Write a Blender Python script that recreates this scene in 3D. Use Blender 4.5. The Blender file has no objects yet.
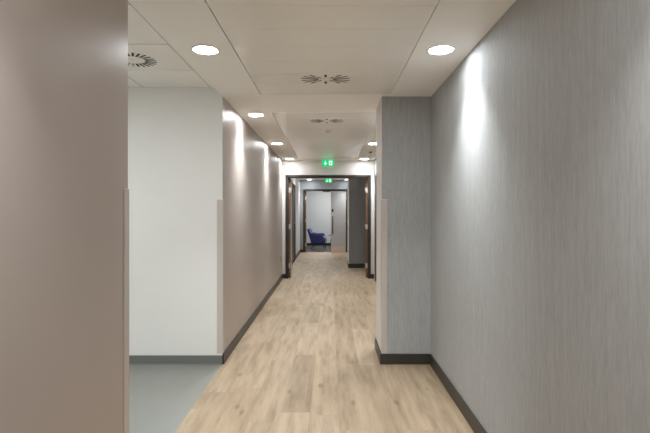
import bpy, bmesh, math, random
from mathutils import Vector, Matrix
random.seed(4)
C = bpy.context.scene.collection
PI = math.pi

# ------------------------------------------------------------------ dimensions (metres)
CEIL = 2.40          # corridor ceiling
CAMZ = 1.373
XL, XR = -0.96, 0.91 # corridor walls
Y0 = -4.2            # corridor end behind the camera
YA = 4.128           # white wall / first pillar face
YB = 9.36            # first cross wall with double door
YC = 15.29           # second cross wall with double door
YD = 18.5            # back wall of the end room
YN = 2.19            # end of the near left wall
SIDEZ = 2.483        # side area ceiling

# ------------------------------------------------------------------ material helpers
def new_mat(name, col, rough=0.6, spec=0.5, metal=0.0):
    m = bpy.data.materials.new(name); m.use_nodes = True
    b = m.node_tree.nodes['Principled BSDF']
    b.inputs['Base Color'].default_value = (*col, 1)
    b.inputs['Roughness'].default_value = rough
    b.inputs['Specular IOR Level'].default_value = spec
    b.inputs['Metallic'].default_value = metal
    return m

def srgb(r, g, b):
    f = lambda c: (c/255/12.92) if c/255 <= .04045 else ((c/255+.055)/1.055)**2.4
    return (f(r), f(g), f(b))

class NT:
    def __init__(s, m):
        s.t = m.node_tree; s.b = s.t.nodes['Principled BSDF']
    def n(s, typ, **kw):
        x = s.t.nodes.new(typ)
        for k, v in kw.items(): setattr(x, k, v)
        return x
    def l(s, a, b): s.t.links.new(a, b)
    def math(s, op, a, b=None, c=None):
        x = s.n('ShaderNodeMath', operation=op)
        for i, v in enumerate((a, b, c)):
            if v is None: continue
            if isinstance(v, (int, float)): x.inputs[i].default_value = v
            else: s.l(v, x.inputs[i])
        return x.outputs[0]
    def coords(s, scale=(1, 1, 1)):
        g = s.n('ShaderNodeNewGeometry'); mp = s.n('ShaderNodeMapping')
        mp.inputs['Scale'].default_value = scale
        s.l(g.outputs['Position'], mp.inputs['Vector']); return mp.outputs[0]
    def noise(s, vec, scale=1, detail=3, rough=.5, out=0):
        x = s.n('ShaderNodeTexNoise'); x.inputs['Scale'].default_value = scale
        x.inputs['Detail'].default_value = detail; x.inputs['Roughness'].default_value = rough
        s.l(vec, x.inputs['Vector']); return x.outputs[out]
    def ramp(s, fac, stops):
        r = s.n('ShaderNodeValToRGB'); e = r.color_ramp.elements
        while len(e) < len(stops): e.new(.5)
        for i, (p, c) in enumerate(stops):
            e[i].position = p; e[i].color = (*c, 1)
        s.l(fac, r.inputs[0]); return r.outputs[0]
    def mix(s, fac, a, b, mode='MIX'):
        x = s.n('ShaderNodeMix', data_type='RGBA', blend_type=mode)
        if isinstance(fac, (int, float)): x.inputs[0].default_value = fac
        else: s.l(fac, x.inputs[0])
        for i, v in ((6, a), (7, b)):
            if isinstance(v, tuple): x.inputs[i].default_value = (*v, 1)
            else: s.l(v, x.inputs[i])
        return x.outputs[2]
    def bump(s, h, strength=.2, dist=.002):
        x = s.n('ShaderNodeBump'); x.inputs['Strength'].default_value = strength
        x.inputs['Distance'].default_value = dist
        s.l(h, x.inputs['Height']); s.l(x.outputs[0], s.b.inputs['Normal'])

def mottled(name, col, rough, amount=.04, scale=2.5, spec=.5, bump=0):
    m = new_mat(name, col, rough, spec); t = NT(m)
    n = t.noise(t.coords(), scale, 4)
    a = tuple(c*(1-amount) for c in col); b = tuple(min(1, c*(1+amount)) for c in col)
    t.l(t.ramp(n, [(.3, a), (.7, b)]), t.b.inputs['Base Color'])
    if bump:
        t.bump(t.noise(t.coords(), 220, 2), bump, .001)
    return m

def wallpaper(name, dark, light, rough=.5):
    m = new_mat(name, light, .7, .2); t = NT(m)
    v = t.coords((120, 120, 14)); n1 = t.noise(v, 1, 3, .6)
    v2 = t.coords((34, 34, 2.2)); n2 = t.noise(v2, 1, 3, .6)
    f = t.math('ADD', t.math('MULTIPLY', n1, .6), t.math('MULTIPLY', n2, .4))
    t.l(t.ramp(f, [(.36, dark), (.64, light)]), t.b.inputs['Base Color'])
    t.bump(n1, .15, .001)
    return m

def plank_floor():
    m = new_mat('oak_planks', (.5, .4, .3), .42, .45); t = NT(m)
    W, L = .197, 1.25
    g = t.n('ShaderNodeNewGeometry'); sp = t.n('ShaderNodeSeparateXYZ'); t.l(g.outputs['Position'], sp.inputs[0])
    x = t.math('DIVIDE', t.math('ADD', sp.outputs[0], 20.03), W); row = t.math('FLOOR', x); fx = t.math('FRACT', x)
    wn = t.n('ShaderNodeTexWhiteNoise', noise_dimensions='1D'); t.l(row, wn.inputs['W'])
    y = t.math('ADD', t.math('DIVIDE', t.math('ADD', sp.outputs[1], 20), L), t.math('MULTIPLY', wn.outputs['Value'], 7.3))
    col = t.math('FLOOR', y); fy = t.math('FRACT', y)
    cb = t.n('ShaderNodeCombineXYZ'); t.l(row, cb.inputs[0]); t.l(col, cb.inputs[1])
    wn2 = t.n('ShaderNodeTexWhiteNoise', noise_dimensions='3D'); t.l(cb.outputs[0], wn2.inputs['Vector'])
    tone = wn2.outputs['Value']
    # grain
    off = t.n('ShaderNodeVectorMath', operation='MULTIPLY_ADD')
    t.l(wn2.outputs['Color'], off.inputs[0]); off.inputs[1].default_value = (60, 60, 60)
    t.l(g.outputs['Position'], off.inputs[2])
    def sc(s):
        mp = t.n('ShaderNodeMapping'); mp.inputs['Scale'].default_value = s
        t.l(off.outputs[0], mp.inputs['Vector']); return mp.outputs[0]
    broad = t.noise(sc((17, 1.9, 1)), 1, 4, .6)
    fine = t.noise(sc((95, 3.5, 1)), 1, 3, .65)
    base = t.ramp(tone, [(0, srgb(156, 136, 112)), (.3, srgb(163, 143, 118)), (.7, srgb(169, 149, 125)), (1, srgb(174, 154, 131))])
    gr = t.ramp(broad, [(.27, (.62, .585, .54)), (.44, (.88, .87, .86)), (.56, (1.02, 1.02, 1.02)), (.75, (1.14, 1.14, 1.13))])
    c = t.mix(1.0, base, gr, 'MULTIPLY')
    fr = t.ramp(fine, [(.3, (.88, .87, .85)), (.65, (1.03, 1.03, 1.03))])
    c = t.mix(.8, c, fr, 'MULTIPLY')
    # knots
    vo = t.n('ShaderNodeTexVoronoi'); vo.inputs['Scale'].default_value = 1
    t.l(sc((6.5, 2.6, 1)), vo.inputs['Vector'])
    warp = t.math('ADD', vo.outputs['Distance'], t.math('MULTIPLY', t.math('SUBTRACT', broad, .5), .12))
    kn = t.ramp(warp, [(.05, (1, 1, 1)), (.17, (0, 0, 0))])
    sel = t.n('ShaderNodeSeparateColor'); t.l(vo.outputs['Color'], sel.inputs[0])
    k = t.math('MULTIPLY', kn, t.math('GREATER_THAN', sel.outputs[0], .25))
    c = t.mix(t.math('MULTIPLY', k, .62), c, srgb(98, 76, 58))
    # joints between boards
    ex = t.math('MULTIPLY', t.math('MINIMUM', fx, t.math('SUBTRACT', 1, fx)), W)
    ey = t.math('MULTIPLY', t.math('MINIMUM', fy, t.math('SUBTRACT', 1, fy)), L)
    e = t.math('LESS_THAN', t.math('MINIMUM', ex, ey), .0013)
    c = t.mix(t.math('MULTIPLY', e, .3), c, srgb(120, 98, 75))
    t.l(c, t.b.inputs['Base Color'])
    t.l(t.math('ADD', .36, t.math('MULTIPLY', fine, .16)), t.b.inputs['Roughness'])
    t.bump(fine, .12, .001)
    return m

def wood(name, a, b, axis='Z', rough=.45):
    m = new_mat(name, a, rough); t = NT(m)
    n = t.noise(t.coords((60, 60, 3) if axis == 'Z' else (3, 60, 60)), 1, 4)
    t.l(t.ramp(n, [(.3, a), (.7, b)]), t.b.inputs['Base Color']); return m

def fabric(name, col):
    m = new_mat(name, col, .9, .2); t = NT(m)
    t.b.inputs['Sheen Weight'].default_value = .4
    n = t.noise(t.coords(), 160, 3)
    t.l(t.ramp(n, [(.3, tuple(c*.82 for c in col)), (.7, tuple(c*1.12 for c in col))]), t.b.inputs['Base Color'])
    t.bump(n, .3, .001); return m

def emit(name, col, strength):
    m = bpy.data.materials.new(name); m.use_nodes = True
    t = m.node_tree; t.nodes.clear()
    e = t.nodes.new('ShaderNodeEmission'); o = t.nodes.new('ShaderNodeOutputMaterial')
    e.inputs[0].default_value = (*col, 1); e.inputs[1].default_value = strength
    t.links.new(e.outputs[0], o.inputs[0]); return m

M = dict(
    beige=mottled('taupe_satin_paint', srgb(182, 170, 162), .42, .02, 1.5, .34),
    white=mottled('off_white_paint', srgb(232, 231, 228), .55, .015, 1.5),
    white2=mottled('warm_white_paint', srgb(226, 221, 217), .5, .015, 1.5),
    paper=wallpaper('grey_strie_wallpaper', srgb(161, 162, 162), srgb(178, 179, 179), .5),
    paper2=wallpaper('blue_grey_wallpaper', srgb(144, 147, 150), srgb(164, 167, 170), .5),
    ceil=mottled('ceiling_plaster', srgb(247, 244, 239), .6, .01, 2),
    panel=mottled('ceiling_metal_panel', srgb(244, 240, 233), .22, .01, 2, .5),
    tile=mottled('ceiling_mineral_tile', srgb(245, 243, 239), .75, .02, 6, .3, .15),
    vinyl=mottled('grey_vinyl', srgb(130, 131, 125), .42, .03, 3),
    carpet=mottled('dark_grey_floor', srgb(62, 60, 60), .35, .06, 5),
    dark=mottled('dark_brown_skirting', srgb(54, 50, 47), .4, .08, 4),
    black_skirt=mottled('near_black_skirting', srgb(38, 34, 33), .5, .06, 4),
    grey_skirt=mottled('grey_skirting', srgb(112, 114, 110), .45, .04, 4),
    frame=mottled('dark_grey_door_frame', srgb(54, 47, 42), .5, .06, 4),
    pullplate=mottled('grey_push_plate', srgb(128, 122, 118), .4, .04, 9),
    kick=mottled('kick_plate_floor_reflection', srgb(200, 182, 160), .4, .05, 9),  # steel plate; the floor's reflection is painted in as beige
    oak=wood('oak_lipping', srgb(98, 70, 48), srgb(128, 96, 70)),
    leafface=mottled('pale_grey_laminate', srgb(178, 175, 174), .45, .02, 4),
    darkleaf=wood('dark_wood_veneer', srgb(48, 38, 32), srgb(70, 56, 46)),
    steel=mottled('brushed_steel', srgb(190, 184, 176), .35, .03, 9),
    guard=mottled('corner_guard_vinyl', srgb(196, 187, 180), .4, .015, 3),
    whitemet=mottled('white_powder_coat', srgb(232, 228, 222), .4, .01, 5),
    black=mottled('black_slot', srgb(12, 11, 10), .8, .1, 5),
    vane=mottled('pale_vane', srgb(188, 184, 178), .5, .03, 5),
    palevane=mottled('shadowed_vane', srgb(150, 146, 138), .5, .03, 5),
    gridm=mottled('ceiling_grid', srgb(176, 169, 158), .6, .03, 5),
    blue=fabric('blue_upholstery', srgb(68, 72, 130)),
    blue_highlight=fabric('blue_upholstery_highlight', srgb(136, 138, 188)),  # lighter copy of the blue fabric, a painted highlight
    legs=wood('dark_leg_wood', srgb(36, 28, 26), srgb(52, 42, 38)),
    tabletop=mottled('dark_table_top', srgb(58, 52, 50), .4, .06, 8),
    floor=plank_floor(),
    diffuser=emit('lamp_diffuser_glow', (.935, .985, 1.02), 88),
    fill_panel_emitter=emit('fill_panel_glow', (.965, .985, 1), 6),  # glow of the added light panels
    green=emit('exit_green', (.0, .50, .17), 1.35),
    signwhite=emit('exit_white', (.72, 1, .84), 1.15),
    sensor=mottled('brown_sensor', srgb(120, 96, 80), .5, .05, 8),
    socket=mottled('dusty_pink_plastic', srgb(176, 150, 138), .4, .02, 8),
)

# ------------------------------------------------------------------ mesh helpers
def box(bm, x0, x1, y0, y1, z0, z1, mi=0, mat=None):
    vs = [bm.verts.new((x, y, z)) for z in (z0, z1) for y in (y0, y1) for x in (x0, x1)]
    if mat is not None:
        for v in vs: v.co = mat @ v.co
    fs = [(0, 2, 3, 1), (4, 5, 7, 6), (0, 1, 5, 4), (2, 6, 7, 3), (0, 4, 6, 2), (1, 3, 7, 5)]
    out = []
    for f in fs:
        q = bm.faces.new([vs[i] for i in f]); q.material_index = mi; out.append(q)
    return out      # bottom, top, front(-y), back(+y), left(-x), right(+x)

def cyl(bm, p0, p1, r0, r1=None, seg=24, caps=True):
    r1 = r0 if r1 is None else r1
    p0, p1 = Vector(p0), Vector(p1); d = (p1-p0).normalized()
    u = d.orthogonal().normalized(); w = d.cross(u)
    a = [bm.verts.new(p0+(u*math.cos(t)+w*math.sin(t))*r0) for t in [2*PI*i/seg for i in range(seg)]]
    b = [bm.verts.new(p1+(u*math.cos(t)+w*math.sin(t))*r1) for t in [2*PI*i/seg for i in range(seg)]]
    for i in range(seg):
        j = (i+1) % seg; f = bm.faces.new((a[i], a[j], b[j], b[i])); f.smooth = True
    if caps:
        bm.faces.new(a[::-1]); bm.faces.new(b)

def lathe(bm, prof, seg=40):       # prof: (r, z); closed ring or capped at r = 0
    rings = []
    for r, z in prof:
        rings.append([bm.verts.new((r*math.cos(2*PI*i/seg), r*math.sin(2*PI*i/seg), z)) for i in range(seg)] if r > 1e-6 else [bm.verts.new((0, 0, z))])
    for a, b in zip(rings, rings[1:]):
        for i in range(seg):
            j = (i+1) % seg
            if len(a) == 1 and len(b) == 1: continue
            if len(a) == 1: f = bm.faces.new((a[0], b[j], b[i]))
            elif len(b) == 1: f = bm.faces.new((a[i], a[j], b[0]))
            else: f = bm.faces.new((a[i], a[j], b[j], b[i]))
            f.smooth = True

def prism(bm, pts, y0, y1):        # polygon in xz extruded along y
    a = [bm.verts.new((x, y0, z)) for x, z in pts]; b = [bm.verts.new((x, y1, z)) for x, z in pts]
    bm.faces.new(a); bm.faces.new(b[::-1])
    n = len(pts)
    for i in range(n):
        j = (i+1) % n; bm.faces.new((a[j], a[i], b[i], b[j]))

def obj(name, bm, mats, parent=None, bevel=0, seg=2, smooth=False):
    bmesh.ops.recalc_face_normals(bm, faces=bm.faces)
    me = bpy.data.meshes.new(name); bm.to_mesh(me); bm.free()
    o = bpy.data.objects.new(name, me); C.objects.link(o)
    for m in (mats if isinstance(mats, (list, tuple)) else [mats]): me.materials.append(m)
    if smooth:
        for p in me.polygons: p.use_smooth = True
    if bevel:
        b = o.modifiers.new('bevel', 'BEVEL'); b.width = bevel; b.segments = seg; b.limit_method = 'ANGLE'
    if parent: o.parent = parent
    return o

def struct(name, bm, mats, **k):
    o = obj(name, bm, mats, **k); o['kind'] = 'structure'; return o

def thing(name, label, cat, loc=(0, 0, 0), rotz=0, group=None):
    o = bpy.data.objects.new(name, None); C.objects.link(o); o.empty_display_size = .1
    o.location = loc; o.rotation_euler = (0, 0, rotz); o['label'] = label; o['category'] = cat
    if group: o['group'] = group
    return o

def sroot(name, loc=(0, 0, 0)):
    o = bpy.data.objects.new(name, None); C.objects.link(o); o.location = loc; o['kind'] = 'structure'; return o

def B(*boxes):
    bm = bmesh.new()
    for b in boxes: box(bm, *b)
    return bm

def copy_tree(o, parent=None):
    c = o.copy(); C.objects.link(c)
    if parent: c.parent = parent
    for ch in list(o.children): copy_tree(ch, c)
    return c

# ------------------------------------------------------------------ floors
struct('floor', B((XL, 1.25, Y0, YC+.06, -.1, 0)), M['floor'])
struct('floor_side_area', B((-4.6, XL, .8, YA+.01, -.1, 0)), M['vinyl'])
struct('floor_end_room', B((-2.6, 2.6, YC+.06, YD+.2, -.1, 0)), M['carpet'])

# ------------------------------------------------------------------ walls
T = .15
struct('wall_left_near', B((XL-T, XL, Y0, YN, 0, CEIL+.1)), M['beige'])
# wall between side area and corridor: satin taupe on the corridor side, off-white on its end and back
bm = bmesh.new(); f = box(bm, -4.6, XL, YA, YA+T, 0, SIDEZ+.05)
f[5].material_index = 1
struct('wall_side_area', bm, [M['white'], M['beige']])
struct('wall_left', B((XL-T, XL, YA+T, YB, 0, CEIL+.1)), M['beige'])
struct('wall_side_area_far', B((-4.75, -4.6, .8, YA+T, 0, SIDEZ+.05)), M['white'])
struct('wall_side_area_near', B((-4.6, XL-T, .65, .8, 0, SIDEZ+.05)), M['white'])
# right side; a doorway is cut next to the cross wall
DY0, DY1, DZ = 8.06, 9.02, 2.10
struct('wall_right', B((XR, XR+T, Y0, DY0, 0, CEIL+.1), (XR, XR+T, DY1, YB, 0, CEIL+.1), (XR, XR+T, DY0, DY1, DZ, CEIL+.1)), M['paper'])
struct('wall_back', B((XL-T, XR+T, Y0-T, Y0, 0, CEIL+.1)), M['paper'])
PX = .469
def pillar(y0, y1):
    bm = bmesh.new(); f = box(bm, PX, XR, y0, y1, 0, CEIL)
    f[4].material_index = 1; f[3].material_index = 1
    return bm
struct('wall_right_pillar', pillar(YA, 4.60), [M['paper'], M['white2']])
struct('wall_right_pillar', pillar(11.1, 12.0), [M['paper2'], M['white2']])
# cross walls
DA = dict(x0=-.895, x1=.84, top=2.105)
DB = dict(x0=-.874, x1=.60, top=2.098)
def cross(name, y, d, xl, xr, mats):
    bm = bmesh.new()
    for b in ((xl, d['x0'], y, y+.12, 0, CEIL+.1), (d['x1'], xr, y, y+.12, 0, CEIL+.1), (d['x0'], d['x1'], y, y+.12, d['top'], CEIL+.1)):
        box(bm, *b)
    return struct(name, bm, mats)
cross('wall_cross_near', YB, DA, -1.15, 1.06, M['white2'])
cross('wall_cross_far', YC, DB, -2.6, 2.6, M['paper2'])
SX = -.985
SY0, SY1 = 12.18, 13.13
struct('wall_left_far', B((SX-T, SX, YB+.12, SY0, 0, CEIL+.1), (SX-T, SX, SY1, YC, 0, CEIL+.1), (SX-T, SX, SY0, SY1, 2.12, CEIL+.1)), M['white2'])
struct('wall_right_far', B((XR, XR+T, YB+.12, YC, 0, CEIL+.1)), M['paper2'])
struct('wall_end', B((-2.6, 2.6, YD, YD+.15, 0, 2.7)), M['white'])
struct('wall_end_left', B((-2.75, -2.6, YC, YD+.15, 0, 2.7)), M['white'])
struct('wall_end_right', B((2.6, 2.75, YC, YD+.15, 0, 2.7)), M['white'])

# ------------------------------------------------------------------ ceilings
PL, PR = -.604, .535
G = .008
bands = [(4.04-27*.29, 4.04), (4.80, 8.87)]
zc0, zc1 = CEIL, CEIL+.06
bm = bmesh.new()
# margins, coming in above the opening up to the bulkhead edge
box(bm, XL, PL-.007, Y0, YB, zc0, zc1)
box(bm, PR+.004, XR, Y0, YB, zc0, zc1)
ys = [Y0] + [v for b in bands for v in (b[0]-.004, b[1]+.004)] + [YB]
for i in range(0, len(ys), 2): box(bm, PL-.007, PR+.004, ys[i], ys[i+1], zc0, zc1)
box(bm, XL-.02, XR, Y0, YB, zc1, zc1+.03)
ceiling = struct('ceiling', bm, M['ceil'])
bm = bmesh.new()
P = .29
for y0, y1 in bands:
    n = round((y1-y0)/P); p = (y1-y0)/n
    for k in range(n):
        box(bm, PL, PR, y0+k*p+.0012, y0+(k+1)*p-.0012, zc0+.001, zc0+.02)
obj('panel', bm, M['panel'], ceiling, bevel=.0015, seg=1)
# ceiling of the second stretch
struct('ceiling_far', B((-1.2, 1.1, YB+.12, YC, CEIL, CEIL+.1)), M['ceil'])
struct('ceiling_end_room', B((-2.75, 2.75, YC+.12, YD+.15, 2.6, 2.7)), M['ceil'])
# side area: 0.585 tiles in a thin grid
bm = bmesh.new()
gx = [-1.07-.6*k for k in range(0, 7)]
gy = [4.128, 3.645, 3.06, 2.475, 1.89, 1.305, .80]
for i in range(len(gx)-1):
    for j in range(len(gy)-1):
        box(bm, max(gx[i+1], -4.6)+.003, gx[i]-.003, gy[j+1]+.003, gy[j]-.003, SIDEZ, SIDEZ+.02)
box(bm, -1.067, XL-.0, .8, YA, SIDEZ-.002, SIDEZ+.02)
sidec = struct('ceiling_side_area', bm, M['tile'], bevel=.002, seg=1)
obj('grid', B((-4.6, XL, .8, YA, SIDEZ+.001, SIDEZ+.03)), M['gridm'], sidec)

# ------------------------------------------------------------------ baseboards
BH, BT = .094, .015
def skirt(name, *boxes, mat='dark'):
    return struct(name, B(*boxes), M[mat], bevel=.004, seg=2)
skirt('baseboard_right', (XR-BT, XR, Y0, YA-BT, 0, BH))
skirt('baseboard_pillar', (PX-BT, XR, YA-BT, YA, 0, BH), (PX-BT, PX, YA, 4.60, 0, BH), (PX-BT, XR-BT, 4.60, 4.60+BT, 0, BH))
skirt('baseboard_right_rear', (XR-BT, XR, 4.60+BT, DY0-.06, 0, BH))
skirt('baseboard_left', (XL, XL+BT, YA-.012, YB-BT, 0, BH))
skirt('baseboard_side_area', (-4.6, XL, YA-.012, YA, 0, .08), mat='grey_skirt')
struct('trim_1', B((-4.6, XL, YA-.02, YA-.012, 0, .006)), M['vinyl'])
skirt('baseboard_left_near', (XL, XL+BT, Y0, YN, 0, BH))
skirt('baseboard_cross_near', (XL, DA['x0'], YB-BT, YB, 0, BH), (DA['x1'], XR, YB-BT, YB, 0, BH))
skirt('baseboard_far_left', (SX, SX+BT, YB+.12, SY0-.05, 0, BH), (SX, SX+BT, SY1+.05, YC, 0, BH))
skirt('baseboard_cross_far', (SX+BT, DB['x0'], YC-BT, YC, 0, BH), (DB['x1'], XR, YC-BT, YC, 0, BH))
skirt('baseboard_pillar_far', (PX-BT, XR, 11.1-BT, 11.1, 0, BH+.01), (PX-BT, PX, 11.1, 12.0, 0, BH))
skirt('baseboard_end', (-2.6, 2.6, YD-BT, YD, 0, .085), mat='black_skirt')

# ------------------------------------------------------------------ doors
def frame_mesh(d, y, w=.05, depth=.16):
    bm = bmesh.new(); x0, x1, t = d['x0'], d['x1'], d['top']
    for a, b, w2, yy0, yy1 in ((0, 0, w, y-.018, y+depth-.018),):
        box(bm, x0, x0+w2, yy0, yy1, 0, t); box(bm, x1-w2, x1, yy0, yy1, 0, t)
        box(bm, x0+w2, x1-w2, yy0, yy1, t-w2, t)
    # stop bead
    box(bm, x0+w, x0+w+.012, y+.02, y+.05, 0, t-w); box(bm, x1-w-.012, x1-w, y+.02, y+.05, 0, t-w)
    box(bm, x0+w+.012, x1-w-.012, y+.02, y+.05, t-w-.012, t-w)
    return bm

def leaf(root, hinge, width, height, ang, side, handle=True):
    """leaf hinged at x,y; side +1 extends towards +x when shut; ang in radians opens it away from the camera"""
    th = .044
    Mx = Matrix.Translation((hinge[0], hinge[1], 0)) @ Matrix.Rotation(side*ang, 4, 'Z') @ Matrix.Translation((0, -th, 0))
    bm = bmesh.new()
    e = .006
    x0, x1 = (e, width-e)
    def bx(b, a0, a1, c0, c1, z0, z1):
        if side > 0: box(b, a0, a1, c0, c1, z0, z1, mat=Mx)
        else: box(b, -a1, -a0, c0, c1, z0, z1, mat=Mx)
    bx(bm, x0, x1, 0, th, .008, height)
    o = obj('leaf', bm, M['leafface'], root)
    bm = bmesh.new(); bx(bm, 0, e, 0, th, .008, height); bx(bm, x1, width, 0, th, .008, height)
    bx(bm, 0, width, 0, th, height, height+.006)
    obj('lipping', bm, M['oak'], o)
    bm = bmesh.new(); bx(bm, x0+.01, x1-.01, -.0025, 0, .012, .20)
    obj('kick_plate', bm, M['kick'], o)
    for z in (.25, 1.05, 1.80):
        bm = bmesh.new(); bx(bm, -.003, 0, .004, th-.006, z-.05, z+.05)
        a = Mx @ Vector((-.004*side, -.006, z-.05)); b = Mx @ Vector((-.004*side, -.006, z+.05))
        cyl(bm, a, b, .007, seg=12)
        obj('hinge', bm, M['steel'], o)
    if handle:
        bm = bmesh.new(); hx = width-.055
        s = 1 if side > 0 else -1
        cyl(bm, Mx @ Vector((s*hx, -.05, .60)), Mx @ Vector((s*hx, -.05, 1.20)), .012, seg=16)
        for z in (.64, 1.16): cyl(bm, Mx @ Vector((s*hx, -.05, z)), Mx @ Vector((s*hx, 0, z)), .008, seg=12)
        obj('pull_handle', bm, M['dark'], o)
        bm = bmesh.new(); bx(bm, hx-.028, hx+.028, -.003, 0, .60, 1.20)
        obj('pull_plate', bm, M['pullplate'], o)
        bm = bmesh.new(); bx(bm, hx-.03, hx+.03, -.003, 0, 1.34, 1.44)
        cyl(bm, Mx @ Vector((s*hx, -.012, 1.40)), Mx @ Vector((s*hx, 0, 1.40)), .018, seg=16)
        obj('lock_plate', bm, M['dark'], o)
    return o

d1 = sroot('door_1'); obj('frame', frame_mesh(DA, YB), M['frame'], d1, bevel=.003, seg=1)
leaf(d1, (DA['x0']+.052, YB+.075), .80, 2.04, math.radians(93), +1, False)
leaf(d1, (DA['x1']-.052, YB+.075), .80, 2.04, math.radians(94.5), -1, False)
d2 = sroot('door_2'); obj('frame', frame_mesh(DB, YC), M['frame'], d2, bevel=.003, seg=1)
leaf(d2, (DB['x0']+.052, YC+.075), .86, 2.035, math.radians(92), +1, False)
leaf(d2, (DB['x1']-.052, YC+.052), .50, 2.035, 0, -1, True)
bm = bmesh.new(); box(bm, -.23, .03, YC+.055, YC+.075, DB['top']-.095, DB['top']-.063); box(bm, -.20, -.0, YC+.05, YC+.055, DB['top']-.09, DB['top']-.07)
obj('door_selector', bm, M['sensor'], d2)

def side_door(name, X, y0, y1, top, s, leafmat, hy):
    """door in a side wall; s = direction into the corridor"""
    r = sroot(name)
    bm = bmesh.new(); w = .05; a, b = sorted((X-s*.12, X+s*.016))
    box(bm, a, b, y0, y0+w, 0, top); box(bm, a, b, y1-w, y1, 0, top); box(bm, a, b, y0+w, y1-w, top-w, top)
    obj('frame', bm, M['frame'], r, bevel=.003, seg=1)
    a, b = sorted((X-s*.05, X-s*.006))
    lf = obj('leaf', B((a, b, y0+w+.003, y1-w-.003, .008, top-w-.003)), leafmat, r)
    bm = bmesh.new()
    cyl(bm, (X-s*.006, hy, 1.04), (X+s*.004, hy, 1.04), .026, seg=20)
    cyl(bm, (X+s*.004, hy, 1.04), (X+s*.045, hy, 1.04), .009, seg=12)
    cyl(bm, (X+s*.045, hy+.008, 1.04), (X+s*.045, hy-.12, 1.04), .009, seg=12)
    obj('handle', bm, M['steel'], lf)
    return r
side_door('door_3', SX, SY0, SY1, 2.11, +1, M['darkleaf'], SY1-.11)
side_door('door_4', XR, DY0, DY1, DZ, -1, M['darkleaf'], DY0+.11)

# ------------------------------------------------------------------ corner guards
def guard(name, label, cx, cy, sx, sy, z0=.094, h=1.38):
    """angle profile wrapped round the corner at cx,cy; the wall lies towards sx (x) and sy (y)"""
    t = thing(name, label, 'corner guard', (cx, cy, z0), group='corner guards on the wall corners')
    w, th = .05, .004
    bm = bmesh.new()
    x0, x1 = sorted((-sx*th, sx*w)); y0, y1 = sorted((-sy*th, 0)); box(bm, x0, x1, y0, y1, 0, h)
    x0, x1 = sorted((-sx*th, 0)); y0, y1 = sorted((0, sy*w)); box(bm, x0, x1, y0, y1, 0, h)
    obj('guard_profile', bm, M['guard'], t, bevel=.0015, seg=2)
    bm = bmesh.new()
    x0, x1 = sorted((-sx*(th+.001), sx*w)); y0, y1 = sorted((-sy*(th+.001), 0)); box(bm, x0, x1, y0, y1, h, h+.004)
    x0, x1 = sorted((-sx*(th+.001), 0)); y0, y1 = sorted((0, sy*w)); box(bm, x0, x1, y0, y1, h, h+.004)
    obj('end_cap', bm, M['whitemet'], t)
    return t
guard('corner_guard', 'pale vinyl corner guard on the edge of the taupe wall nearest the camera', XL, YN+.004, -1, -1)
guard('corner_guard', 'pale vinyl corner guard where the white wall meets the taupe corridor wall', XL, YA, -1, +1)
guard('corner_guard', 'pale vinyl corner guard on the grey wallpapered pillar at right', PX, YA, +1, +1)

# ------------------------------------------------------------------ downlights
def downlight():
    t = thing('downlight', '', 'downlight', (0, 0, 0))
    bm = bmesh.new()
    lathe(bm, [(.080, .002), (.090, .002), (.090, -.004), (.083, -.006), (.076, -.0045), (.076, .002), (.080, .002)])
    obj('trim_ring', bm, M['whitemet'], t)
    bm = bmesh.new(); lathe(bm, [(0, .0015), (.0765, .0015), (.0765, -.0015), (0, -.0015)])
    obj('diffuser', bm, M['diffuser'], t)
    L = bpy.data.lights.new('lamp', 'AREA'); L.shape = 'DISK'; L.size = .14; L.energy = 1
    L.color = (.93, .98, 1.0); L.spread = math.radians(90)
    lo = bpy.data.objects.new('lamp', L); C.objects.link(lo); lo.location = (0, 0, -.007); lo.parent = t
    return t
proto = downlight()
E0 = 8.7
spots = [
    # x, y, z, power factor, label
    (-.79, 2.93, CEIL, 1, 'large lit round downlight at left, nearest the camera in the corridor ceiling', 0),
    (.71, 2.93, CEIL, 1, 'large lit round downlight at right beside the grey wallpapered wall', 0),
    (-.787, 4.91, CEIL, 1, 'lit round downlight at left just beyond the white wall corner', 0),
    (-.80, 7.0, CEIL, 1, 'lit round downlight at left, third from the camera', 0),
    (.675, 7.0, CEIL, 1, 'small lit downlight seen at the left edge of the grey pillar', 0),
    (-.79, 9.05, CEIL, .8, 'lit downlight tight against the first doorway wall at left', 0),
    (.68, 9.05, CEIL, .8, 'lit downlight tight against the first doorway wall at right', 0),
    (.69, 4.98, CEIL, 1, 'downlight hidden behind the grey pillar', 0),
    (-.79, .9, CEIL, 1, 'downlight above the camera at left', 0),
    (.71, .9, CEIL, 1, 'downlight above the camera at right', 0),
    (-.79, -1.3, CEIL, 1, 'unseen downlight added behind the camera at left', 0),  # unseen row, added to light the near end of the corridor
    (.71, -1.3, CEIL, 1, 'unseen downlight added behind the camera at right', 0),
    (-.79, -3.3, CEIL, 1, 'unseen downlight added far behind the camera at left', 0),  # further unseen row, added to lift the ambient light
    (.71, -3.3, CEIL, 1, 'unseen downlight added far behind the camera at right', 0),
    (-.65, 11.0, CEIL, .75, 'downlight in the second stretch just past the first doorway', 1),
    (-.65, 13.0, CEIL, .75, 'downlight in the second stretch beside the dark side door', 1),
    (-.65, 14.95, CEIL, .75, 'downlight in the second stretch against the far doorway wall at left', 1),
    (.58, 14.95, CEIL, .75, 'downlight in the second stretch against the far doorway wall at right', 1),
]
groups = ['corridor downlights', 'second stretch downlights', 'end room downlights', 'side area downlights']
lamp_data = {}
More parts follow.
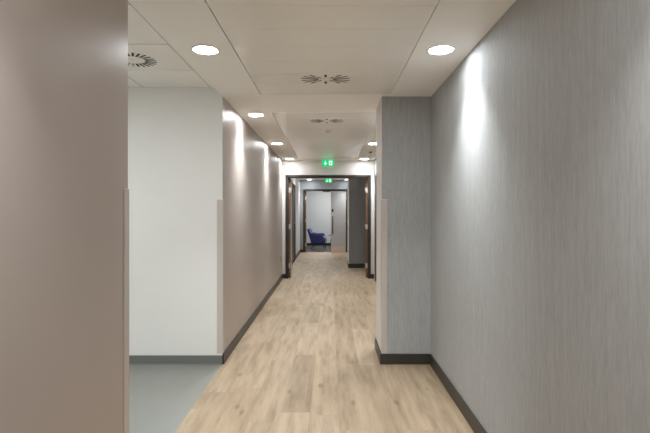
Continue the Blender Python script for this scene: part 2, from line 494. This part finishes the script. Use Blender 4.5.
for i, (x, y, z, p, lab, g) in enumerate(spots):
    o = proto if i == 0 else copy_tree(proto)
    o.location = (x, y, z); o['label'] = lab; o['group'] = groups[g]
    lo = [c for c in o.children if c.type == 'LIGHT'][0]
    if p not in lamp_data:
        lamp_data[p] = lo.data.copy(); lamp_data[p].energy = E0*p
    lo.data = lamp_data[p]

# unseen square light panels added to brighten the side area and end room
def fill_panel(label, x, y, z, power):
    t = thing('fill_panel', label, 'ceiling light', (x, y, z))
    bm = bmesh.new()
    for b in ((-.297, .297, -.297, -.275), (-.297, .297, .275, .297), (-.297, -.275, -.275, .275), (.275, .297, -.275, .275)):
        box(bm, *b, -.012, 0)
    obj('frame', bm, M['whitemet'], t)
    obj('diffuser', B((-.275, .275, -.275, .275, -.008, 0)), M['fill_panel_emitter'], t)
    L = bpy.data.lights.new('lamp', 'AREA'); L.shape = 'SQUARE'; L.size = .54; L.energy = power; L.color = (.93, .98, 1.0)
    lo = bpy.data.objects.new('lamp', L); C.objects.link(lo); lo.location = (0, 0, -.012); lo.parent = t
fill_panel('unseen light panel added behind the taupe wall to brighten the white wall', -2.57, 2.2, SIDEZ, 40)
fill_panel('unseen light panel added above the armchair to brighten the end room', .2, 17.0, 2.6, 40)

# ------------------------------------------------------------------ air diffusers
def air_diffuser(label, x, y, z, pale_left=False, plate=(-.285, .285, -.142, .142)):
    t = thing('air_diffuser', label, 'air diffuser', (x, y, z), group='swirl air diffusers in the ceilings')
    bm = bmesh.new(); box(bm, *plate, -.0028, .004)
    obj('face_plate', bm, M['panel'], t, bevel=.001, seg=1)
    dark, pale = bmesh.new(), bmesh.new()
    def slot(a, r0, r1, w=.0085):
        Mx = Matrix.Rotation(a, 4, 'Z')
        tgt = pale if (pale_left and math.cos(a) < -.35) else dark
        box(tgt, r0, r1, -w, w, -.0036, -.0028, mat=Mx)
    if pale_left:      # full ring of slots
        for k in range(24): slot(2*PI*(k+.5)/24, .085, .165, .008)
    else:              # fans of slots to both sides, short ones fore and aft
        for base in (0, PI):
            for a, r0, r1 in [(9, .055, .190), (-9, .055, .190), (25, .075, .185), (-25, .075, .185),
                              (41, .045, .085), (-41, .045, .085), (43, .105, .160), (-43, .105, .160)]:
                slot(base+math.radians(a), r0, r1, .0075)
        for base in (PI/2, -PI/2): slot(base, .060, .120, .009)
    obj('slots', dark, M['black'], t)
    if pale_left: obj('vanes', pale, M['palevane'], t)
    else: pale.free()
    bm = bmesh.new(); lathe(bm, [(0, -.003), (.012, -.003), (.010, -.006), (0, -.0065)], 20)
    obj('centre_screw', bm, M['whitemet'], t)
    return t
air_diffuser('white panel with dark radial slots in the middle of the near ceiling', -.03, 3.58, CEIL+.0005)
air_diffuser('smaller looking slotted air diffuser farther along, in the second panel band', -.03, 5.235, CEIL+.0005)
air_diffuser('slotted air diffuser in the raised tiled ceiling over the side area', -1.44, 3.37, SIDEZ, True, (-.222, .362, -.304, .270))

# ------------------------------------------------------------------ detectors
t = thing('smoke_detector', 'small white round smoke detector on the ceiling past the second air diffuser', 'smoke detector', (-.012, 5.88, CEIL))
bm = bmesh.new(); lathe(bm, [(0, .001), (.05, .001), (.05, -.012), (.045, -.016), (0, -.016)], 32); obj('base', bm, M['whitemet'], t)
bm = bmesh.new(); lathe(bm, [(0, -.016), (.036, -.016), (.034, -.024), (.022, -.029), (0, -.030)], 32); obj('sensor_head', bm, M['vane'], t)
t = thing('ceiling_sensor', 'tiny brown round sensor on the ceiling strip left of the pillar', 'sensor', (.713, 8.0, CEIL))
bm = bmesh.new(); lathe(bm, [(0, .001), (.032, .001), (.030, -.008), (0, -.010)], 24); obj('base', bm, M['sensor'], t)
bm = bmesh.new(); lathe(bm, [(0, -.009), (.014, -.009), (.010, -.018), (0, -.020)], 20); obj('lens', bm, M['black'], t)

# wall socket low on the taupe wall
t = thing('wall_socket', 'small pinkish socket plate low on the taupe wall by the first doorway', 'socket', (XL, 9.0, .44))
obj('plate', B((0, .008, -.075, .075, -.043, .043)), M['socket'], t, bevel=.002)
obj('switch', B((.008, .011, -.045, -.025, .012, .028)), M['sensor'], t)
obj('switch', B((.008, .011, .025, .045, .012, .028)), M['sensor'], t)

# ------------------------------------------------------------------ exit signs
def exit_sign(label, x, y, top, w=.236, h=.128):
    t = thing('exit_sign', label, 'exit sign', (x, y, top), group='green exit signs')
    bm = bmesh.new(); box(bm, -w/2+.02, w/2-.02, .004, .026, -.008, .0)
    obj('mounting_rail', bm, M['whitemet'], t)
    bm = bmesh.new(); box(bm, -w/2, w/2, 0, .012, -h-.006, -.006)
    p = obj('panel', bm, M['green'], t)
    bm = bmesh.new(); zc = -h/2-.006; yy = -.0015
    def poly(pts):
        a = [bm.verts.new((px, yy, zc+pz)) for px, pz in pts]; b = [bm.verts.new((px, 0, zc+pz)) for px, pz in pts]
        bm.faces.new(a); n = len(pts)
        for i in range(n): bm.faces.new((a[i], a[(i+1) % n], b[(i+1) % n], b[i]))
    cx = -w*.22
    poly([(cx-.008, .046), (cx+.008, .046), (cx+.008, -.005), (cx-.008, -.005)])
    poly([(cx-.036, .002), (cx-.020, .004), (cx, -.016), (cx+.020, .004), (cx+.036, .002), (cx, -.048)])
    obj('arrow', bm, M['signwhite'], p)
    bm = bmesh.new(); dx = w*.22
    # doorway with the running figure cut into it: white surround, figure in green on top
    poly([(dx-.034, -.046), (dx+.034, -.046), (dx+.034, .046), (dx-.034, .046)])
    obj('doorway', bm, M['signwhite'], p)
    bm = bmesh.new(); yy = -.003
    poly([(dx-.004, .026), (dx+.002, .034), (dx+.010, .030), (dx+.008, .021), (dx, .019)])
    poly([(dx-.014, .012), (dx+.008, .016), (dx+.014, .004), (dx+.024, .008), (dx+.026, .003), (dx+.012, -.003), (dx+.004, -.008),
          (dx+.012, -.020), (dx+.004, -.040), (dx-.002, -.038), (dx+.003, -.022), (dx-.006, -.014), (dx-.020, -.030), (dx-.026, -.026), (dx-.010, -.006), (dx-.006, .006)])
    obj('running_figure', bm, M['green'], p)
    return t
exit_sign('green exit sign with white down arrow above the first doorway', -.03, 9.17, CEIL)
exit_sign('smaller looking green exit sign farther off, above the far doorway', -.03, 14.5, CEIL, w=.22)

# ------------------------------------------------------------------ armchair and side table in the end room
t = thing('armchair', 'deep blue upholstered armchair with splayed dark legs beyond the far doorway', 'armchair', (-.385, 16.72, 0), math.radians(-7))
t.scale = (.88, .88, .92)
# local: chair faces +x
bm = bmesh.new(); prism(bm, [(-.20, .22), (.26, .22), (.29, .30), (.30, .38), (.26, .42), (-.22, .40)], -.25, .25)
seat = obj('seat', bm, M['blue'], t, bevel=.035, seg=4, smooth=True)
bm = bmesh.new(); prism(bm, [(-.18, .24), (-.27, .22), (-.36, .50), (-.45, .77), (-.43, .80), (-.37, .77), (-.28, .60), (-.20, .42)], -.31, .31)
obj('backrest', bm, M['blue'], t, bevel=.03, seg=4, smooth=True)
for s in (-1, 1):
    bm = bmesh.new(); y0, y1 = sorted((s*.25, s*.33))
    prism(bm, [(-.27, .22), (.18, .22), (.22, .28), (.23, .44), (.20, .57), (.14, .61), (-.10, .60), (-.32, .64), (-.34, .50)], y0, y1)
    obj('armrest', bm, M['blue'], t, bevel=.03, seg=4, smooth=True)
bm = bmesh.new(); prism(bm, [(-.20, .42), (.24, .42), (.28, .45), (.24, .50), (-.22, .49)], -.235, .235)
obj('seat_cushion', bm, M['blue_highlight'], t, bevel=.025, seg=3, smooth=True)  # pale tone paints the highlight on the blue upholstery
for sx in (-1, 1):
    for sy in (-1, 1):
        bm = bmesh.new(); cyl(bm, (sx*.20+.01, sy*.22, .24), (sx*.27-.01, sy*.27, 0), .019, .012, 14)
        obj('leg', bm, M['legs'], t)
t = thing('side_table', 'small round dark side table beside the armchair, half behind the door leaf', 'side table', (.13, 16.75, 0))
bm = bmesh.new(); lathe(bm, [(0, .50), (.165, .50), (.17, .495), (.17, .482), (.165, .478), (0, .478)], 40); obj('table_top', bm, M['tabletop'], t)
for k in range(3):
    a = 2*PI*k/3+PI
    bm = bmesh.new(); cyl(bm, (.06*math.cos(a), .06*math.sin(a), .48), (.13*math.cos(a), .13*math.sin(a), 0), .010, .008, 12)
    obj('leg', bm, M['legs'], t)

# ------------------------------------------------------------------ world, camera, view
w = bpy.data.worlds.new('world'); bpy.context.scene.world = w; w.use_nodes = True
w.node_tree.nodes['Background'].inputs[0].default_value = (.5, .5, .5, 1)
w.node_tree.nodes['Background'].inputs[1].default_value = .0
cd = bpy.data.cameras.new('camera'); cam = bpy.data.objects.new('camera', cd); C.objects.link(cam)
cam.location = (0, 0, CAMZ); cam.rotation_euler = (PI/2, 0, 0)
cd.sensor_width = 36; cd.lens = 460*36/650
cd.shift_x = -4.5/650; cd.shift_y = -5.5/650
cd.clip_start = .05
sc = bpy.context.scene; sc.camera = cam
sc.view_settings.view_transform = 'Standard'; sc.view_settings.look = 'None'
sc.view_settings.gamma = 1; sc.view_settings.use_curve_mapping = False
sc.view_settings.exposure = 0.0
sc.cycles.use_denoising = True
sc.cycles.max_bounces = 14; sc.cycles.diffuse_bounces = 10
sc.cycles.sample_clamp_indirect = 6
